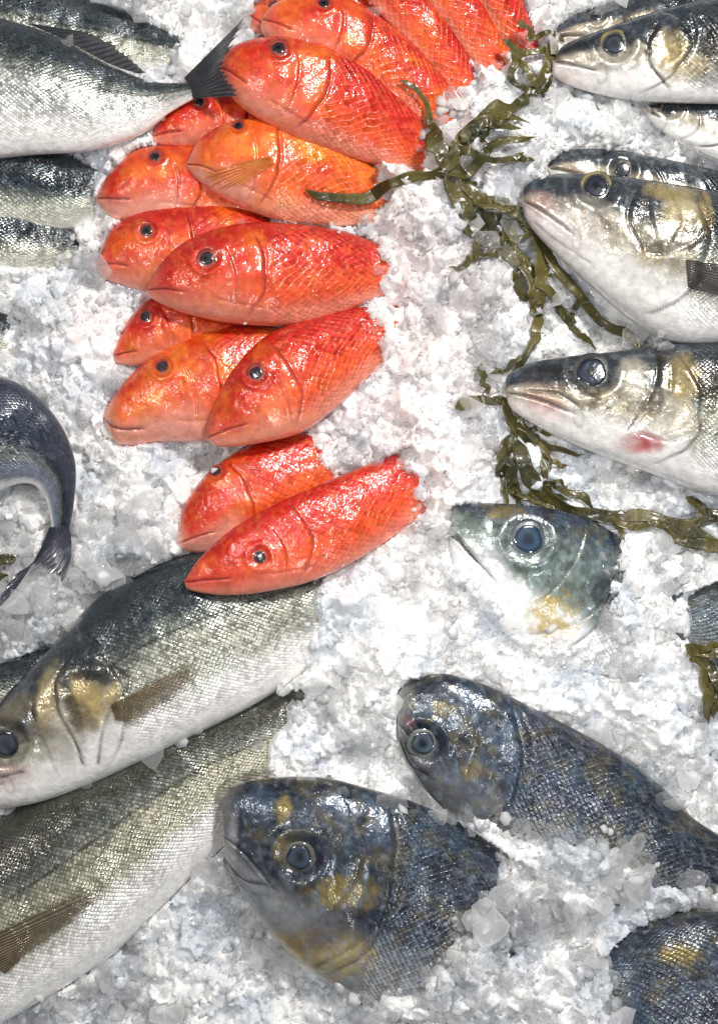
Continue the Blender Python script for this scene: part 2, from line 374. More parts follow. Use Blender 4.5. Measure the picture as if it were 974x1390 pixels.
def makeeye(ob,c,z,nn,er,sp,o):
    pts,f,R,A=dome(c,z,nn,er,er*.16,base=-er*.10)
    me=mkmesh('eye',pts,f)
    if sp=='mullet': c1,c2,c3,pc=[.24,.02,.015],[.36,.05,.035],[.08,.006,.006],[.006,.004,.006];pr=.56
    elif sp=='bass': c1,c2,c3,pc=[.045,.045,.045],[.22,.19,.11],[.02,.02,.02],[.006,.008,.013];pr=.60
    else: c1,c2,c3,pc=[.045,.05,.055],[.15,.155,.14],[.012,.012,.016],[.008,.012,.020];pr=.62
    pr=o.get('pr',pr)
    if 'iris' in o:c2=o['iris']
    c1,c2,c3=map(A_,(c1,c2,c3))
    nz=.55+.9*vn(A*2.6,R*7,int(o['seed']))
    k=ss(.99,.88,R)*ss(.70,.84,R)*(.15+.85*vn(A*1.3+3,R*0,int(o['seed'])+2)) if sp=='bass' else ss(.98,.80,R)*(.15+.85*vn(A*1.3+3,R*0,int(o['seed'])+2))
    C=c1+(c2-c1)*k[:,None];C=C*(1-.45*ss(pr+.08,pr+.01,R))[:,None]
    C=C+(c3-C)*ss(.90,1,R)[:,None];C=C*nz[:,None]
    attr(me,'Col','FLOAT_COLOR',np.concatenate([np.clip(C,0,1),np.ones((len(C),1))],1))
    e=obj('eye',me,MEYE,ob)
    pts,f,R,A=dome(c,z,nn,er*pr,er*.05,base=er*(.16*math.sqrt(1-pr*pr)-.085))
    me=mkmesh('pupil',pts,f)
    pc=A_(o.get('pupil',pc));cl=A_(o.get('cloud',pc*4+.010))
    C=pc+(cl-pc)*(ss(1.0,.72,R)*ss(.15,.62,R)*(.3+.7*vn(A*1.2,R*3,5)))[:,None]
    attr(me,'Col','FLOAT_COLOR',np.concatenate([np.clip(C,0,1),np.ones((len(C),1))],1))
    obj('pupil',me,MPUP,e)
def fin(fd,name,root,tip,lift0=1,lift1=6,rays=16,c0=(.05,.04,.03),c1=(.16,.13,.09),mid=None,zabs=None,al=.55):
    fx=fd['fx'];A=curve(fx(root),np.linspace(0,1,rays*6+1));Bp=curve(fx(tip),np.linspace(0,1,rays*6+1))
    nl=26;s=np.linspace(0,1,nl)[:,None,None]
    G=A[None]*(1-s)+Bp[None]*s
    if mid is not None: G=G+A_(mid)[None,None]*(4*s*(1-s))
    k=np.arange(rays*6+1);ray=np.cos(k/6*2*math.pi)
    rag=(vn(k/6*1.0,0*k,9)-.5)*.16-.07*(ray<0)
    G=G+(Bp-A)[None]*(rag[None,:,None]*s**4)
    Z=np.zeros(G.shape[:2])
    for i in range(nl):
        for j in range(0,G.shape[1]):
            if zabs is None:
                if j%6==0: z=fd['surf'](G[i,j])[2]
            else: z=zabs[0]*(1-i/(nl-1))+zabs[1]*i/(nl-1)
            Z[i,j]=z
    if zabs is None:
        for i in range(nl): Z[i]=np.convolve(np.pad(Z[i],9,mode='edge'),np.ones(19)/19,'valid')
    sl=np.linspace(0,1,nl)[:,None]
    Z=Z+lift0*(1-sl)+lift1*sl+.9*ray[None]*(1-.4*sl)+1.5*np.sin(k/len(k)*9)[None]*sl
    pts=W(G[...,0],G[...,1],Z);nr,nc=Z.shape
    idx=np.arange(nr*nc).reshape(nr,nc)
    q=np.stack([idx[:-1,:-1],idx[1:,:-1],idx[1:,1:],idx[:-1,1:]],-1).reshape(-1,4)
    me=mkmesh(name,pts.reshape(-1,3),q)
    cc=A_(c0)+(A_(c1)-A_(c0))*(.5+.5*ray)[None,:,None]*(0.3+.8*vn(G[...,0]/7,G[...,1]/7,3))[...,None]
    alp=np.clip(al+(1-al)*(.5+.5*ray)[None]*(1-.5*sl)+.5*(1-sl)**3,0,1)
    attr(me,'Col','FLOAT_COLOR',np.concatenate([cc,alp[...,None]],2))
    ob=obj(name,me,MFIN,fd['ob']);return ob
GM='red mullets laid out on the crushed ice';GB='sea bass laid on the crushed ice';GD_='sea bream half buried in the ice'
def mul(label,back,belly,z0,z1,eye,er,gill,cov,**k): return fish('red_mullet','mullet',back,belly,z0,z1,eye,er,gill,cov,label,GM,**k)
mul('red mullet mostly hidden behind another mullet, snout showing',[(338,22),(350,4),(385,-10),(450,-20),(520,-5),(600,40)],[(338,22),(345,45),(380,60),(450,60),(520,60),(600,60)],-5,-10,(372,12),10,(430,20),1.1,pale=.3)
mul('slim red mullet cropped at the head, tail tucked in ice',[(590,-100),(650,-80),(700,-20),(730,50),(745,95)],[(590,-100),(612,-40),(650,10),(690,68),(728,100)],10,-22,None,0,None,.90,nohead=1)
mul('bright red mullet cropped at the head, tail tucked in ice',[(500,-110),(570,-90),(630,-30),(670,20),(698,78),(710,115)],[(500,-110),(530,-40),(575,2),(620,55),(668,102),(696,122)],18,-18,None,0,None,.90,nohead=1)
mul('scarlet mullet cropped at the head between two others',[(420,-100),(500,-75),(575,-10),(625,50),(655,112),(670,150)],[(420,-100),(460,-40),(500,5),(555,60),(612,124),(658,156)],24,-16,None,0,None,.90,nohead=1)
mul('deep red mullet with round eye and orange cheek',[(355,30),(375,8),(420,-6),(480,5),(540,40),(588,80),(625,125),(650,165)],[(355,30),(358,50),(390,72),(460,105),(530,145),(590,178),(640,180)],30,-16,(440,14),11,(500,60),.90)
mul('small orange-red mullet tucked behind larger mullets',[(206,185),(220,158),(255,130),(300,122),(350,130),(420,170)],[(206,185),(215,196),(250,200),(310,200),(370,210),(415,195)],8,0,(272,142),10,(335,160),1.1,orange=.45)
mul('plump bright red mullet with glossy scales',[(296,98),(312,72),(350,58),(400,57),(470,75),(540,118),(590,165),(635,230)],[(296,98),(303,120),(335,155),(400,190),(470,210),(540,224),(590,232),(628,236)],46,-20,(380,77),14,(445,120),.88,orange=.4)
mul('pink-bellied red mullet with its mouth to the ice',[(128,270),(150,235),(185,205),(230,198),(290,205),(350,235),(410,270)],[(128,270),(145,290),(175,301),(240,300),(310,300),(370,295),(405,280)],8,0,(213,217),11,(275,250),1.1,orange=.4,pale=1.0)
fh=mul('orange and gold mullet with spread pectoral fin',[(253,227),(275,190),(320,168),(390,163),(450,180),(510,222),(560,275)],[(253,227),(270,248),(310,275),(370,298),(420,304),(480,302),(555,290)],32,-20,(326,178),10,(380,225),.87,orange=1.1,pale=.8)
mul('red mullet tucked beneath a larger mullet',[(131,360),(150,315),(190,288),(250,275),(320,278),(370,300),(430,330)],[(131,360),(140,377),(175,390),(215,400),(280,410),(370,400),(425,370)],10,0,(203,318),12,(265,345),1.1,orange=.4)
mul('vivid scarlet mullet, largest and plumpest, lying on others',[(200,395),(225,355),(265,325),(330,305),(400,303),(470,311),(525,330),(600,355)],[(200,395),(212,410),(260,430),(330,442),(400,441),(460,424),(525,395),(598,378)],46,-20,(285,358),15,(360,375),.82,orange=.15)
mul('small red mullet peeking out below its neighbours',[(153,482),(175,435),(205,405),(245,400),(300,415),(370,440)],[(153,482),(163,494),(210,497),(260,490),(320,480),(370,462)],4,0,(200,432),11,(262,452),1.1,orange=.3)
mul('orange-red mullet with gaping pink mouth',[(140,566),(160,530),(200,490),(260,455),(320,442),(380,445),(460,460)],[(140,566),(162,602),(220,600),(290,597),(350,575),(420,530),(460,480)],12,0,(224,500),12,(300,520),1.1,orange=.7,pale=1.0,open=2.6,mv=-.35)
mul('deep red mullet with dark eye, lying on another',[(281,594),(290,555),(320,500),(365,455),(430,428),(500,412),(600,405)],[(281,594),(297,607),(350,603),(410,587),(460,550),(505,505),(550,470),(605,440)],46,-22,(350,510),14,(415,545),.78,orange=.2,pale=.5)
mul('pink-bellied red mullet with smooth shiny head',[(241,737),(250,690),(280,645),(330,608),(390,588),(450,588),(520,605)],[(241,737),(262,750),(310,745),(370,720),(440,690),(490,660),(520,625)],16,-20,(295,640),11,(345,680),.76,orange=.25,pale=1.3)
mul('long scarlet mullet lying across a sea bass',[(252,787),(275,755),(320,715),(380,680),(450,650),(510,625),(565,603),(660,570)],[(252,787),(260,800),(310,807),(370,801),(430,786),(490,757),(548,718),(602,675),(665,620)],62,-12,(355,755),13,(425,740),.75,orange=.1,pale=.2)
fin(fh,'pectoral_fin',[(368,222),(374,232)],[(300,236),(280,244),(300,260),(330,262)],1,4,12,(.6,.12,.02),(.85,.4,.08),al=.2)
def bass(label,*a,**k): return fish('sea_bass','bass',*a,label=label,group=GB,**k)
GOLD=[.38,.29,.12];BLK=[.016,.014,.013];WHT=[.88,.86,.82];SLV=[.58,.55,.47];PNK=[.62,.40,.36];BLD=[.42,.006,.010]
bass('silver sea bass with dark back and flank, head out of view',[(-350,0),(-200,-80),(-50,-60),(60,-18),(150,8),(230,42),(290,68)],[(-350,0),(-200,90),(-50,115),(60,115),(150,105),(230,98),(290,84)],0,-16,None,0,None,.92,nohead=1,vs=.15)
s2=bass('large bright silver sea bass with raised dark tail',[(-420,120),(-330,40),(-200,5),(-60,15),(60,42),(150,88),(210,110),(268,110)],[(-420,120),(-330,190),(-200,222),(-60,220),(40,210),(120,204),(190,182),(230,152),(268,130)],42,34,None,0,None,1.1,nohead=1,vs=-.02,flank=[.60,.61,.58])
fin(s2,'tail_fin',[(250,106),(258,118),(262,134)],[(344,26),(334,42),(318,70),(308,96),(318,124),(322,140)],0,8,18,(.018,.018,.024),(.09,.09,.105),zabs=(40,72),al=.92)
fin(s2,'dorsal_fin',[(40,36),(90,58),(150,90),(190,104)],[(90,42),(130,50),(170,74),(200,102)],0,2,16,(.010,.012,.016),(.06,.06,.07),zabs=(54,50),al=.95)
bass('dark backed sea bass sunk in the ice',[(-300,220),(-150,165),(0,182),(70,198),(140,232),(220,270)],[(-300,220),(-150,320),(0,325),(80,312),(140,290),(220,282)],20,-20,None,0,None,.86,nohead=1,vs=.50)
bass('silvery sea bass with its rear sunk in ice',[(-300,330),(-150,262),(0,266),(50,280),(90,305),(170,350)],[(-300,330),(-150,420),(0,385),(60,370),(100,358),(170,362)],30,-18,None,0,None,.88,nohead=1,vs=.40,cover=[(30,392,90,22)])
bass('sea bass mostly buried, sliver of back exposed',[(-300,480),(-150,400),(-40,420),(10,425),(50,460)],[(-300,480),(-150,520),(-40,500),(10,480),(50,470)],4,-26,None,0,None,.92,nohead=1,vs=.3)
s6=bass('dark blue sea bass curled with tail bent down',[(-260,620),(-150,535),(-50,508),(25,520),(76,566),(102,625),(100,690),(92,725)],[(-260,620),(-150,710),(-60,705),(-5,668),(38,656),(60,672),(68,698),(72,728)],38,40,None,0,None,1.1,nohead=1,vs=.34,bk=[.020,.032,.060],flank=[.17,.20,.26],edge=.08)
fin(s6,'tail_fin',[(68,716),(94,712)],[(-10,838),(2,812),(22,782),(52,770),(86,790)],0,6,16,(.012,.014,.024),(.07,.08,.12),zabs=(44,42),mid=(8,2),al=.92)
bass('sea bass flank wedged beneath a larger bass',[(-250,980),(-120,890),(0,896),(70,878),(150,850),(230,830)],[(-250,980),(-120,1020),(0,1000),(80,950),(150,900),(230,850)],0,0,None,0,None,1.1,nohead=1)
s7=bass('large sea bass with golden gill cover and big eye',[(-62,1068),(-45,1010),(8,945),(65,885),(130,815),(200,772),(270,748),(350,738),(450,738),(560,760)],[(-62,1068),(-40,1096),(40,1090),(130,1060),(250,1004),(340,960),(405,918),(470,865),(530,815),(565,775)],34,-14,(18,1003),27,(172,930),.80,covtilt=-.05,iris=[.30,.27,.20],vs=.06,pr=.58,
 lines=[([(98,895),(84,925),(90,960),(112,1000),(120,1030)],2.6,3,.95),([(100,900),(135,897),(172,905),(180,925),(160,955),(148,985),(140,1030)],2.6,3,.75),([(60,925),(55,960),(70,1000),(85,1040)],2.2,1.6,.4),([(-40,1050),(0,1050),(40,1040)],2.2,2.5,.7)],
 patch=[(128,945,34,26,60,[.50,.37,.14],.9),(142,910,32,13,5,BLK,.95),(108,955,9,38,-20,BLK,.8),(128,965,8,20,-30,BLK,.5),(75,940,15,40,10,[.5,.40,.20],.7),(58,905,26,10,-45,BLK,.5),(30,960,30,16,-40,[.30,.25,.15],.5),(20,1045,40,14,-5,PNK,.6),(70,1055,50,20,-20,WHT,.7),(165,935,8,14,0,[.66,.5,.2],.7),(100,1010,20,20,0,[.6,.55,.46],.6)])
fin(s7,'pectoral_fin',[(160,950),(166,970)],[(287,884),(272,912),(235,945),(190,975)],2,8,15,(.05,.034,.018),(.34,.26,.14),al=.4)
fin(s7,'dorsal_fin',[(150,806),(200,776),(260,752)],[(185,782),(225,762),(270,747)],-4,0,10,(.012,.014,.018),(.06,.07,.08),zabs=(36,38),al=.85)
s8=bass('broad silver sea bass with fine olive scales',[(-260,1385),(-150,1230),(-60,1150),(0,1110),(110,1042),(220,985),(350,945),(450,930),(550,930)],[(-260,1385),(-180,1430),(-50,1410),(130,1312),(210,1240),(310,1145),(395,1085),(480,1015),(550,950)],18,-22,None,0,(-30,1270),.80,vs=-.02,flank=[.44,.42,.31],bk=[.05,.05,.035],lines=[],covtilt=-.06)
fin(s8,'pectoral_fin',[(-5,1258),(5,1290),(20,1305)],[(140,1188),(150,1200),(110,1235),(60,1268)],2,8,15,(.04,.03,.016),(.26,.20,.12),al=.5)
bass('sea bass partly hidden behind another, dark head',[(744,48),(770,26),(815,10),(870,-8),(930,-20),(1050,-30),(1200,-20),(1350,20)],[(744,48),(765,64),(850,75),(950,80),(1100,60),(1350,40)],6,0,(806,26),11,(905,30),1.1,vs=.2)
bass('sea bass with yellow-ringed eye and brown cheek',[(748,84),(766,62),(820,41),(890,17),(974,-2),(1080,-10),(1250,20),(1400,50)],[(748,84),(752,106),(790,124),(860,138),(974,142),(1100,140),(1250,110),(1400,75)],34,10,(829,68),22,(925,70),1.1,iris=[.42,.32,.10],vs=.2,
 lines=[([(888,40),(872,70),(878,100),(900,125)],2.6,2.6,.9),([(930,30),(935,60),(920,95)],2.2,2,.6),([(945,35),(965,70),(945,115)],2.2,2.2,.7)],
 patch=[(905,85,22,30,0,GOLD,.8),(955,70,16,34,0,BLK,.8),(880,60,8,26,10,BLK,.75),(780,66,30,10,-25,BLK,.7),(935,100,20,14,0,[.6,.5,.3],.7),(965,115,30,14,0,BLK,.5),(915,60,14,10,20,BLK,.5)])
bass('sea bass head half sunk in ice',[(870,145),(920,136),(974,140),(1060,150),(1200,170),(1350,190)],[(870,145),(885,168),(925,197),(974,220),(1060,240),(1200,225),(1350,205)],4,0,(906,150),14,(990,175),1.1,edge=.3)
bass('dark backed sea bass behind a paler one',[(742,228),(760,209),(800,203),(880,212),(974,232),(1100,260),(1300,300)],[(742,228),(760,250),(850,290),(974,330),(1100,330),(1300,315)],4,0,(842,234),16,(960,260),1.1,vs=.3)
r5=bass('white-bellied sea bass with golden gill plates',[(706,274),(712,250),(760,238),(850,243),(974,262),(1100,285),(1250,330),(1400,360)],[(706,274),(714,302),(745,339),(800,390),(860,440),(905,463),(974,467),(1100,450),(1250,410),(1400,375)],38,10,(804,260),24,(950,315),1.1,iris=[.40,.32,.12],vs=.08,
 lines=[([(872,250),(850,280),(845,310),(862,345)],2.6,3,.95),([(944,268),(952,300),(935,335),(895,352),(870,352)],2.6,3,.85),([(905,275),(912,310),(895,340)],2,1.6,.5),([(722,305),(750,330),(795,362)],1.8,1.6,.35),([(885,255),(872,290),(880,330)],2,2,.45)],
 patch=[(915,300,26,22,0,[.62,.52,.30],.85),(862,290,9,32,15,BLK,.8),(900,268,34,12,5,GOLD,.75),(930,322,20,18,30,[.07,.06,.045],.75),(948,295,9,26,0,GOLD,.7),(770,320,40,30,40,[.82,.76,.72],.75),(735,280,20,12,30,PNK,.5),(790,285,30,12,10,[.5,.47,.40],.6),(820,420,90,40,35,WHT,.8),(885,340,30,8,10,BLK,.5)])
fin(r5,'pectoral_fin',[(918,362),(922,398)],[(1060,380),(1075,400),(1050,420),(1000,418)],2,7,14,(.02,.018,.018),(.13,.12,.11),al=.6)
bass('sea bass with bloodied gill and large blue-black eye',[(684,534),(690,508),(735,489),(830,478),(900,468),(974,463),(1100,470),(1250,510),(1400,550)],[(684,534),(698,560),(760,596),(830,624),(900,650),(974,673),(1100,680),(1250,620),(1400,570)],30,10,(798,508),28,(940,575),1.1,iris=[.10,.10,.11],pr=.68,vs=.10,mv=-.05,cloud=[.024,.036,.065],
 lines=[([(886,478),(884,515),(870,550),(845,585)],2.6,3,.95),([(715,532),(752,537),(778,552)],2.0,2.5,.75),([(960,560),(930,590),(895,600),(860,590)],2.4,3,.7),([(905,490),(902,530),(888,560)],2,2,.45)],
 patch=[(862,603,26,14,5,BLD,1.0),(915,515,24,28,0,GOLD,.75),(955,530,16,30,0,[.08,.065,.045],.7),(893,500,9,34,5,BLK,.8),(745,560,32,12,20,PNK,.55),(850,520,22,26,0,[.60,.56,.46],.7),(740,510,34,12,-10,BLK,.8),(920,580,30,16,-15,[.66,.61,.5],.7),(800,590,60,22,15,WHT,.6),(735,545,24,8,20,[.30,.08,.07],.35)])
def bream(label,*a,**k): return fish('sea_bream','bream',*a,label=label,group=GD_,**k)
bream('pale green-silver sea bream head rising from ice',[(607,722),(606,694),(640,683),(730,688),(800,706),(870,750),(940,830),(1000,900)],[(607,722),(614,764),(640,812),(690,865),(750,900),(830,920),(900,930),(1000,930)],34,-30,(712,731),27,(828,790),.66,light=.8,belly_white=1.0,yellow=[(745,838,34,28,.8),(690,695,22,9,.35)],covtilt=.0,iris=[.10,.14,.18],cloud=[.04,.08,.14],pupil=[.010,.018,.034],pr=.68,edge=.45,
 lines=[([(790,720),(775,760),(745,800),(715,820)],2,2,.45),([(840,765),(830,800),(800,830),(760,850),(715,860)],2.2,3,.55),([(608,716),(625,738),(642,760)],2.8,3.5,.75)],patch=[(815,800,26,26,0,[.02,.02,.03],.7),(655,800,40,64,-35,[.95,.95,.95],.95)],cover=[(710,922,115,52),(908,800,82,92),(612,850,56,56)])
bream('dark blue sea bream with cloudy eye',[(538,975),(543,935),(590,914),(650,926),(730,964),(830,1018),(900,1070),(950,1118),(1030,1160),(1130,1200)],[(538,975),(545,1024),(580,1075),(630,1122),(700,1172),(790,1215),(880,1240),(960,1250),(1050,1245),(1130,1225)],32,18,(573,1005),24,(700,1050),1.1,yellow=[(600,960,16,12,.25),(640,1040,16,14,.3)],belly_white=.1,patch=[(553,975,10,7,30,[.28,.02,.03],.3)],cloud=[.06,.09,.12],fat=.9,edge=.28,
 lines=[([(705,965),(720,1010),(705,1060),(660,1110)],2.4,3,.7),([(635,950),(645,1000),(630,1050)],2,2,.4),([(538,990),(556,1032),(578,1048)],3.0,4,.85)],cover=[(750,1195,110,54),(880,1255,110,44),(640,1150,60,36)])
bream('large dark sea bream with yellow marks by the eye',[(304,1125),(306,1076),(342,1056),(430,1052),(500,1068),(580,1095),(670,1145),(740,1200),(820,1290),(890,1360)],[(304,1125),(310,1170),(335,1215),(375,1270),(430,1320),(520,1380),(620,1410),(720,1410),(800,1395),(890,1375)],44,-16,(408,1152),26,(530,1200),.66,yellow=[(388,1092,8,18,.45),(470,1200,38,20,.45),(440,1285,60,28,.5),(385,1275,30,18,.3),(384,1140,10,14,.3)],belly_white=.25,iris=[.12,.11,.07],cloud=[.03,.055,.085],covtilt=.06,fat=1.0,edge=.28,
 lines=[([(540,1100),(555,1160),(530,1220),(480,1270),(430,1300)],2.6,3.5,.8),([(470,1085),(490,1150),(470,1200),(430,1240)],2.2,2.2,.5),([(308,1162),(335,1186),(364,1190)],3.2,4.5,.9),([(318,1178),(340,1202),(366,1205)],2,2,.4)],patch=[(315,1150,7,50,8,[.5,.5,.52],.5),(440,1250,50,20,-30,[.05,.02,.02],.5)],cover=[(660,1350,80,110),(520,1410,170,60)])
bream('blue-backed sea bream partly out of view',[(740,1420),(775,1340),(840,1275),(900,1243),(980,1230),(1100,1240),(1250,1320)],[(740,1420),(780,1500),(880,1560),(1000,1570),(1100,1520),(1250,1350)],34,18,None,0,None,1.1,nohead=1,belly_white=.2,yellow=[(915,1285,26,12,.35)],cover=[(780,1365,56,64)])
bream('dark sea bream flank showing through the ice',[(1250,860),(1150,790),(1040,770),(960,795),(905,812)],[(1250,860),(1150,930),(1040,940),(965,900),(905,850)],12,-12,None,0,None,.92,nohead=1,light=.3,belly_white=.1)
# ---------------- ice bed
inside=CLAMP<1e8
def blur(a,k):
    for ax in(0,1):
        c=np.cumsum(np.insert(np.pad(a,[(k,k) if i==ax else (0,0) for i in(0,1)],mode='edge'),0,0,axis=ax),axis=ax)
        a=(np.take(c,range(2*k+1,c.shape[ax]),axis=ax)-np.take(c,range(0,c.shape[ax]-2*k-1),axis=ax))/(2*k+1)
    return a
fz=np.where(FORCE>-1e8,FORCE-ICE,0);fz=np.clip(fz,0,90)
LOW=ICE+np.maximum(np.maximum(fz,blur(fz,5)),np.maximum(blur(blur(fz,12),8)*1.25,blur(blur(fz,22),14)*1.3))
Z=LOW+DET
Z=np.where(inside,np.minimum(Z,CLAMP+DET*np.clip((CLAMP-TOPZ+14)/14,0,1)),Z)
inside=inside&(Z<TOPZ)
SURF=np.where(inside,TOPZ,LOW)
pts=W(GXX,GYY,Z).reshape(-1,3);nr,nc=Z.shape
idx=np.arange(nr*nc,dtype=np.int32).reshape(nr,nc)
q=np.stack([idx[:-1,:-1],idx[1:,:-1],idx[1:,1:],idx[:-1,1:]],-1).reshape(-1,4)
me=mkmesh('crushed_ice_ground',pts,q,True)
WET=ss(.48,.68,fbm(GXX/44,GYY/44,401,4))
PINK_BOUNCE=np.clip(ga(GXX,GYY,560,420,110,260)+ga(GXX,GYY,480,620,130,80)+ga(GXX,GYY,150,420,70,160)*.6,0,1)*(.4+.8*fbm(GXX/30,GYY/30,77,3))  # red light bounced off the mullets, painted into the ice colour
CI=A_([.96,.958,.955])*np.ones(Z.shape+(1,));CI=lay(CI,[.74,.78,.83],WET);CI=lay(CI,[.95,.78,.75],np.clip(PINK_BOUNCE*.45,0,.5))
attr(me,'wet','FLOAT_COLOR',np.concatenate([CI,np.ones(Z.shape+(1,))],-1).reshape(-1,4))  # full bed colour: wet patches plus the painted pink bounce
def icemat(name,base,chip):
    k=NB(name);b=k.b;t=k.n.new('ShaderNodeTexCoord')
    n2=k.noise(380,t.outputs['Object'],1,.6)
    b.inputs['Roughness'].default_value=.06;b.inputs['IOR'].default_value=1.5
    bm=k.bump(n2.outputs[0],.0010,.5);k.put(b.inputs['Normal'],bm)
    if chip==0:
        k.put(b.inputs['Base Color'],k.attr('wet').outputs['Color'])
    else:
        cc=k.attr('tint').outputs['Color'];k.put(b.inputs['Base Color'],cc)
        tl=k.n.new('ShaderNodeBsdfTranslucent');k.put(tl.inputs[0],cc);k.put(tl.inputs['Normal'],bm)
        sh=k.mixsh(.45,b.outputs[0],tl.outputs[0])
        if chip==1: k.put(k.out.inputs[0],sh)
        else:
            tp=k.n.new('ShaderNodeBsdfTransparent');k.put(tp.inputs[0],(.99,.993,.996,1))
            lw=k.n.new('ShaderNodeLayerWeight');lw.inputs[0].default_value=.5
            fac=k.math('MULTIPLY',k.mr(lw.outputs['Facing'],0,1,.26,.90),k.attr('op').outputs['Fac'],clamp=True)
            k.put(k.out.inputs[0],k.mixsh(fac,tp.outputs[0],sh))
    return k.m
MI=icemat('ice_bed_material',(.95,.945,.94,1),0)
MC1=icemat('ice_crumb_material',(.96,.96,.96,1),1)
MC=icemat('ice_chip_material',(.97,.97,.97,1),2)
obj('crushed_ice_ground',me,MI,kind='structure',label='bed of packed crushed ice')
# chips
def chips(N,mean,sg,smax,seed,tilt,K=6,region=None,zup=.35,flat=False,mi=0,spill=1,tk=.30):
    r=np.random.default_rng(seed)
    cx=r.uniform(-120,1094,N);cy=r.uniform(-120,1510,N)
    i,j=gidx(cx,cy);ins=inside[i,j];ok=(~ins)|(r.uniform(0,1,N)<SPILL[i,j]*spill)
    if region is not None: ok&=r.uniform(0,1,N)<region(cx,cy)
    cx=cx[ok];cy=cy[ok];i=i[ok];j=j[ok];N=len(cx);ins=ins[ok]
    clus=fbm(cx/60,cy/60,91,3)
    sz=np.clip(np.exp(r.normal(mean,sg,N))*(.65+1.1*ss(.4,.7,clus)),2.2,smax)
    cz=np.where(ins,TOPZ[i,j]+.15*sz,Z[i,j]*.5+LOW[i,j]*.5+r.uniform(-.1,zup,N)*sz)
    near_=SPILL[i,j]>0
    cz=np.where((~ins)&near_,Z[i,j]+.2*sz,cz)
    ang=np.sort(r.uniform(0,1,(N,K)),axis=1)*.6+np.linspace(0,1,K,endpoint=False)[None]
    ang=ang/(1.6)*2*math.pi
    asp=r.uniform(.4,1,(N,1));rad=r.uniform(.65,1.15,(N,K))
    x0=np.cos(ang)*rad;y0=np.sin(ang)*rad*asp
    thk=r.uniform(.06,tk,(N,1))
    topz=thk+r.uniform(-.10,.10,(N,K));botz=-thk+r.uniform(-.08,.08,(N,K));bs=r.uniform(.55,1.05,(N,1))
    loc=np.concatenate([np.stack([x0,y0,topz],-1),np.stack([x0*bs,y0*bs,botz],-1),np.stack([r.uniform(-.3,.3,(N,1)),r.uniform(-.3,.3,(N,1)),thk+r.uniform(.02,.25,(N,1))],-1)],1)*sz[:,None,None]
    def rot(l,a,ax):
        c=np.cos(a)[:,None];s=np.sin(a)[:,None];i,j={'x':(1,2),'y':(0,2),'z':(0,1)}[ax]
        o=l.copy();o[...,i]=l[...,i]*c-l[...,j]*s;o[...,j]=l[...,i]*s+l[...,j]*c;return o
    tl_=np.where(ins,.25,1.0)*tilt
    loc=rot(rot(rot(loc,r.uniform(0,6.28,N),'z'),r.normal(0,1,N)*tl_,'x'),r.normal(0,1,N)*tl_,'y')
    pp=np.stack([(cx-CX)[:,None]+loc[...,0],(CY-cy)[:,None]+loc[...,1],cz[:,None]+loc[...,2]],-1)*S
    base=(np.arange(N)*(2*K+1))[:,None];qs=[];ts=[]
    for k in range(K):
        k2=(k+1)%K
        qs.append(np.stack([base[:,0]+k,base[:,0]+K+k,base[:,0]+K+k2,base[:,0]+k2],-1))
        ts.append(np.stack([base[:,0]+2*K,base[:,0]+k,base[:,0]+k2],-1))
    bot=base+K+np.arange(K)[::-1][None]
    wetc=WET[i,j];op=np.clip(r.uniform(.45,1.3,N)*(1-.40*wetc)*np.where(ins,.6,1),.18,1.1)
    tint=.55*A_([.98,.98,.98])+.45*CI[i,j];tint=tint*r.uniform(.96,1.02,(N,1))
    return pp.reshape(-1,3),np.concatenate(qs),np.concatenate(ts),bot,np.repeat(op,2*K+1),flat,mi,np.repeat(np.clip(tint,0,1),2*K+1,0)
def put_chips(parts):
    o_=0;PP=[];FF=[];SM=[];OP=[];MI_=[];TN=[]
    for p,q1,t1,b1,op,fl,mi,tn in parts:
        PP.append(p);OP.append(op);TN.append(tn)
        for F in(q1+o_,t1+o_,b1+o_): FF.append(F);SM.append(np.full(len(F),not fl));MI_.append(np.full(len(F),mi))
        o_+=len(p)
    me=mkmesh('crushed_ice',np.vstack(PP),FF,True)
    me.materials.append(MC);me.materials.append(MC1)
    SM=np.concatenate(SM);MI_=np.concatenate(MI_).astype(np.int32)
    if len(me.polygons)==len(SM):
        me.polygons.foreach_set('use_smooth',SM);me.polygons.foreach_set('material_index',MI_)
    attr(me,'op','FLOAT',np.concatenate(OP));TN=np.vstack(TN);attr(me,'tint','FLOAT_COLOR',np.concatenate([TN,np.ones((len(TN),1))],1));return me
big=lambda x,y:np.clip(.40+ga(x,y,740,1190,170,120)+ga(x,y,90,750,120,110)*.8+ga(x,y,520,950,130,90)*.5,0,1)
me=put_chips([chips(13000,1.6,.4,12,1,.40,6,None,.2,False,1,.3),chips(13000,1.9,.38,18,5,.36,6,None,.3,False,0,1),chips(9000,2.40,.35,28,2,.30,7,big,.5,True,0,1,.2)])
obj('crushed_ice',me,None,kind='stuff',label='loose translucent chips of crushed ice',category='ice')
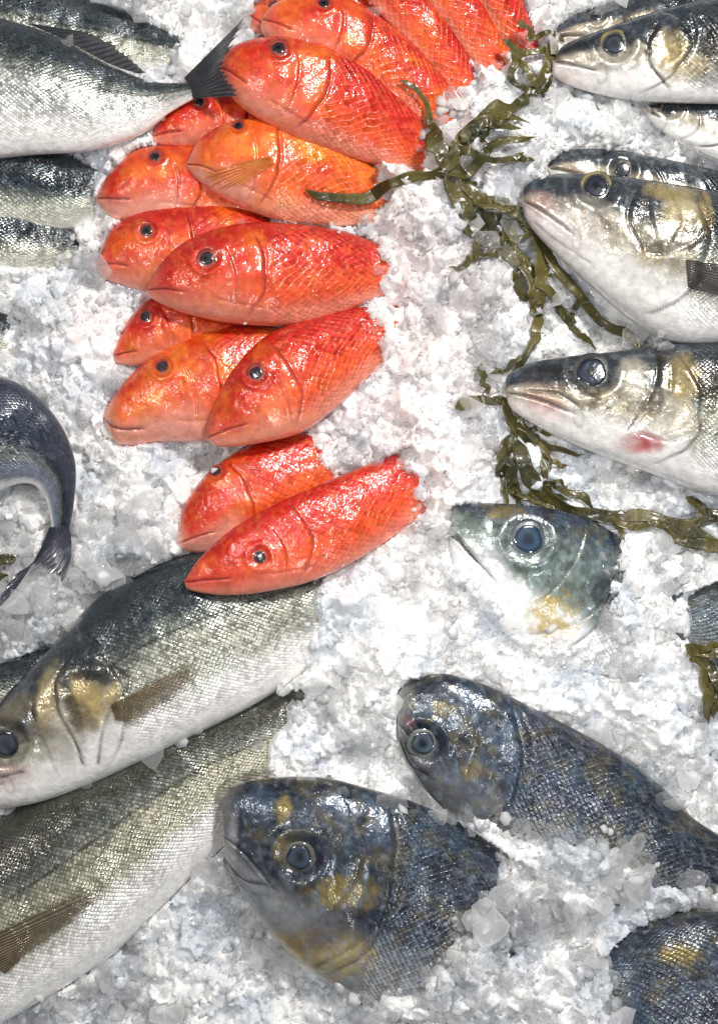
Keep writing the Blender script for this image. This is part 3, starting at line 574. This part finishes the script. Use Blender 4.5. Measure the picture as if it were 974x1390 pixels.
# ---------------- seaweed
k=NB('seaweed_skin');t=k.n.new('ShaderNodeTexCoord');n1=k.noise(45,t.outputs['Object'],4);n2=k.noise(260,t.outputs['Object'],3)
c=k.mix(k.mr(n1.outputs[0],.35,.65,0,1),(.035,.036,.011,1),(.15,.125,.03,1));c=k.mix(k.mr(n2.outputs[0],.55,.75,0,.5),c,(.23,.19,.06,1))
k.put(k.b.inputs['Base Color'],c);k.b.inputs['Roughness'].default_value=.4;k.b.inputs['Coat Weight'].default_value=.4;k.b.inputs['Coat Roughness'].default_value=.15
k.put(k.b.inputs['Normal'],k.bump(n2.outputs[0],.0012,.6))
tl=k.n.new('ShaderNodeBsdfTranslucent');k.put(tl.inputs[0],(.35,.30,.05,1));k.put(k.out.inputs[0],k.mixsh(.2,k.b.outputs[0],tl.outputs[0]));MW=k.m
def weedtube(path,w0,w1,lift=5,seed=0,blad=0,flat=.08,onfish=False):
    n=max(44,int(len(path)*26));t=np.linspace(0,1,n);P=curve(path,t)
    P=P+np.stack([fbm(t*6,0*t,seed,2)-.5,fbm(t*6,0*t+5,seed,2)-.5],1)*12*np.minimum(1,t*4)[:,None]
    i,j=gidx(P[:,0],P[:,1]);zz=(SURF if onfish else LOW)[i,j];zz=np.convolve(np.pad(zz,8,mode='edge'),np.ones(17)/17,'valid')+lift+3+(vn(t*5,0*t,seed+3)-.45)*10
    wd=(w0+(w1-w0)*t)*(.75+.5*vn(t*len(path)*1.5,0*t,seed+8))*1.12
    if blad:
        for b in np.linspace(.2,.85,blad): wd+=w0*.5*np.exp(-((t-b)/.03)**2)
    wd*=np.clip(np.minimum((t*12+.2),((1-t)*6+.08)),0,1)
    tg=np.gradient(P,axis=0);tg/=np.linalg.norm(tg,axis=1)[:,None]+1e-9;nm=np.stack([-tg[:,1],tg[:,0]],1)
    tw=(vn(t*3,0*t,seed+15)-.5)*1.5
    m=12;a=np.linspace(0,2*math.pi,m,endpoint=False)
    e1=np.cos(a)[None]*wd[:,None];e2=np.sin(a)[None]*(wd*flat+.6)[:,None]+.22*wd[:,None]*np.abs(np.cos(a))[None]
    side=e1*np.cos(tw)[:,None]-e2*np.sin(tw)[:,None];up=e1*np.sin(tw)[:,None]*.8+e2*np.cos(tw)[:,None]
    X=P[:,0:1]+nm[:,0:1]*side;Y=P[:,1:2]+nm[:,1:2]*side;Zz=zz[:,None]+up
    pts=W(X,Y,Zz).reshape(-1,3);idx=np.arange(n*m).reshape(n,m);a0=idx[:-1];b0=idx[1:]
    q=np.stack([a0,np.roll(a0,-1,1),np.roll(b0,-1,1),b0],-1).reshape(-1,4)
    return pts,q
def weed(label,branches,seed,twigs=1,onfish=False):
    P=[];Q=[];o=0;r=np.random.default_rng(seed);extra=[]
    for path,w0,w1,lift,bl in branches:
        if twigs and len(path)>=3:
            L=sum(math.dist(a,b) for a,b in zip(path[:-1],path[1:]))
            for _ in range(int(L/80)):
                tt=r.uniform(.1,.85);p0=curve(path,A_([tt,min(tt+.05,1)]));d=p0[1]-p0[0];an=math.atan2(d[1],d[0])+r.choice([-1,1])*r.uniform(.3,.8);ln=r.uniform(26,55)
                p1=p0[0]+A_([math.cos(an),math.sin(an)])*ln*.5;an+=r.uniform(-.5,.5);p2=p1+A_([math.cos(an),math.sin(an)])*ln*.5
                extra.append(([tuple(p0[0]),tuple(p1),tuple(p2)],max(w0*.6,3),2.5,lift-1,0))
    for b_i,(path,w0,w1,lift,bl) in enumerate(branches+extra):
        p,q=weedtube(path,w0,w1,lift,seed+b_i*7,bl,onfish=onfish);P.append(p);Q.append(q+o);o+=len(p)
    me=mkmesh('seaweed',np.vstack(P),np.vstack(Q));obj('seaweed',me,MW,label=label,category='seaweed',group='seaweed strewn over the ice')
weed('thin olive seaweed frond stretched over ice',[([(416,266),(440,274),(490,272),(540,256),(580,243),(620,236)],7,8,8,0),([(540,118),(560,125),(580,150),(590,185),(600,230)],3,6,7,0)],1,0,True)
weed('knotted olive bladderwrack with curling fronds',[([(600,240),(622,205),(650,180),(690,168),(715,178)],8,5,10,1),([(585,185),(592,215),(612,240),(640,275)],11,9,8,1),([(622,205),(640,190),(670,185),(700,190)],7,4,14,0),([(605,250),(640,240),(660,215),(690,200),(720,195)],6,5,12,0),([(640,182),(665,165),(700,150),(730,120),(742,85),(745,45)],7,7,8,1),([(610,215),(640,222),(680,230),(710,215)],6,4,6,0),([(725,128),(710,100),(690,75)],5,3,9,0)],30)
weed('olive seaweed clump with broad wet fronds',[([(605,235),(625,290),(650,320),(690,345),(720,380),(735,430)],11,10,7,2),([(620,262),(640,270),(665,300),(710,305),(740,330),(752,360)],9,7,8,1),([(650,320),(640,350),(612,372)],6,3,8,0),([(700,350),(655,350),(640,360)],6,4,10,0),([(690,300),(690,330),(705,360),(740,395),(765,425)],9,6,7,1),([(725,320),(728,370),(732,425)],11,9,12,1),([(640,275),(670,285),(695,290),(720,310)],9,6,10,0),([(645,270),(660,300),(680,340),(715,365)],9,8,9,1),([(735,345),(765,385),(795,415),(835,450),(875,470)],7,5,8,0),([(735,425),(722,460),(700,500),(688,545)],6,5,6,0),([(660,320),(680,355),(700,390),(722,410)],7,5,5,0),([(755,415),(780,445),(812,470)],6,4,5,0)],60)
weed('dark dried seaweed fragments by the mullet tails',[([(680,60),(700,80),(690,110),(715,140)],5,3,9,0),([(700,35),(720,60),(745,50)],5,3,10,0),([(690,85),(720,75),(755,85)],5,3,9,0)],120)
weed('seaweed scrap poking out of the ice',[([(615,558),(645,545),(690,545)],8,5,7,0),([(650,495),(656,525),(662,548)],4,4,7,0)],150,0)
weed('branching olive seaweed lying in front of bream',[([(680,545),(695,580),(688,620),(686,690)],7,6,8,1),([(692,590),(710,630),(730,665),(770,688),(830,700),(900,708),(974,740)],8,8,9,2),([(698,575),(730,598),(790,622)],6,3,8,0),([(722,590),(740,615),(748,640)],5,2,9,0),([(688,650),(710,672),(760,688)],7,5,8,1),([(715,645),(745,660),(780,672),(800,690)],6,4,9,0),([(800,696),(850,715),(900,712)],5,4,9,0),([(694,590),(680,620),(682,660)],7,5,7,0),([(700,560),(712,590),(735,630),(745,665)],6,5,6,0)],180)
weed('seaweed fork by the tray edge',[([(890,706),(930,735),(974,745),(1030,760)],7,7,9,1),([(925,675),(955,695),(974,700),(1010,705)],7,6,8,0),([(915,728),(945,705),(990,718)],6,5,8,0)],210)
weed('seaweed frond with pale ribs beside bream',[([(920,872),(950,900),(955,940),(960,980)],8,9,8,1),([(925,878),(970,885),(1020,900)],7,6,9,0),([(953,925),(985,940),(1020,960)],7,6,8,0),([(950,895),(970,930),(985,975)],8,5,9,0)],240)
weed('small tuft of olive seaweed under curled tail',[([(-30,764),(0,760),(30,758)],8,5,20,0),([(-28,775),(0,782),(24,786)],7,5,20,0)],270,0)
# ---------------- light & camera
w=bpy.data.worlds.new('World');bpy.context.scene.world=w;w.use_nodes=True
nt=w.node_tree;bg=nt.nodes['Background'];tc=nt.nodes.new('ShaderNodeTexCoord');nz=nt.nodes.new('ShaderNodeTexNoise');nz.inputs['Scale'].default_value=3.4;nz.inputs['Detail'].default_value=1
mr=nt.nodes.new('ShaderNodeMapRange');mr.inputs[1].default_value=.47;mr.inputs[2].default_value=.62;mr.inputs[3].default_value=.03;mr.inputs[4].default_value=.56
nt.links.new(tc.outputs['Generated'],nz.inputs['Vector']);nt.links.new(nz.outputs[0],mr.inputs[0]);nt.links.new(mr.outputs[0],bg.inputs[1])
bg.inputs[0].default_value=(.95,.97,1,1)
def area(x,y,z,size,e,c,tgt,spread=180):
    l=bpy.data.lights.new('market_lamp','AREA');l.shape='DISK';l.size=size;l.energy=e;l.color=c;l.spread=math.radians(spread)
    o=bpy.data.objects.new('market_lamp',l);bpy.context.collection.objects.link(o)
    p=Vector(((x-CX)*S,(CY-y)*S,z*S));o.location=p;t=Vector(((tgt[0]-CX)*S,(CY-tgt[1])*S,0));o.rotation_euler=(t-p).to_track_quat('-Z','Y').to_euler()
area(1300,-700,2100,.14,13.5,(1,.965,.92),(600,600))
area(-700,100,2500,.12,4.2,(1,.95,.90),(400,700))
area(1500,1700,2300,.12,3.2,(.95,.97,1),(650,900))
sl=bpy.data.lights.new('market_spot','SPOT');sl.energy=17;sl.spot_size=math.radians(19);sl.spot_blend=1;sl.shadow_soft_size=.04;sl.color=(1,.97,.93)
so=bpy.data.objects.new('market_spot',sl);bpy.context.collection.objects.link(so);so.location=((250-CX)*S,(CY-500)*S,2600*S)
so.rotation_euler=(Vector(((630-CX)*S,(CY-810)*S,0))-so.location).to_track_quat('-Z','Y').to_euler()
cam=bpy.data.cameras.new('camera');co=bpy.data.objects.new('camera',cam);bpy.context.collection.objects.link(co)
co.location=(0,0,HC*S);cam.clip_end=50;cam.clip_start=.01
cam.sensor_fit='VERTICAL';cam.sensor_height=24;cam.lens=24/(2*695/HC)
bpy.context.scene.camera=co
vs=bpy.context.scene.view_settings;vs.view_transform='Standard';vs.look='None';vs.exposure=0
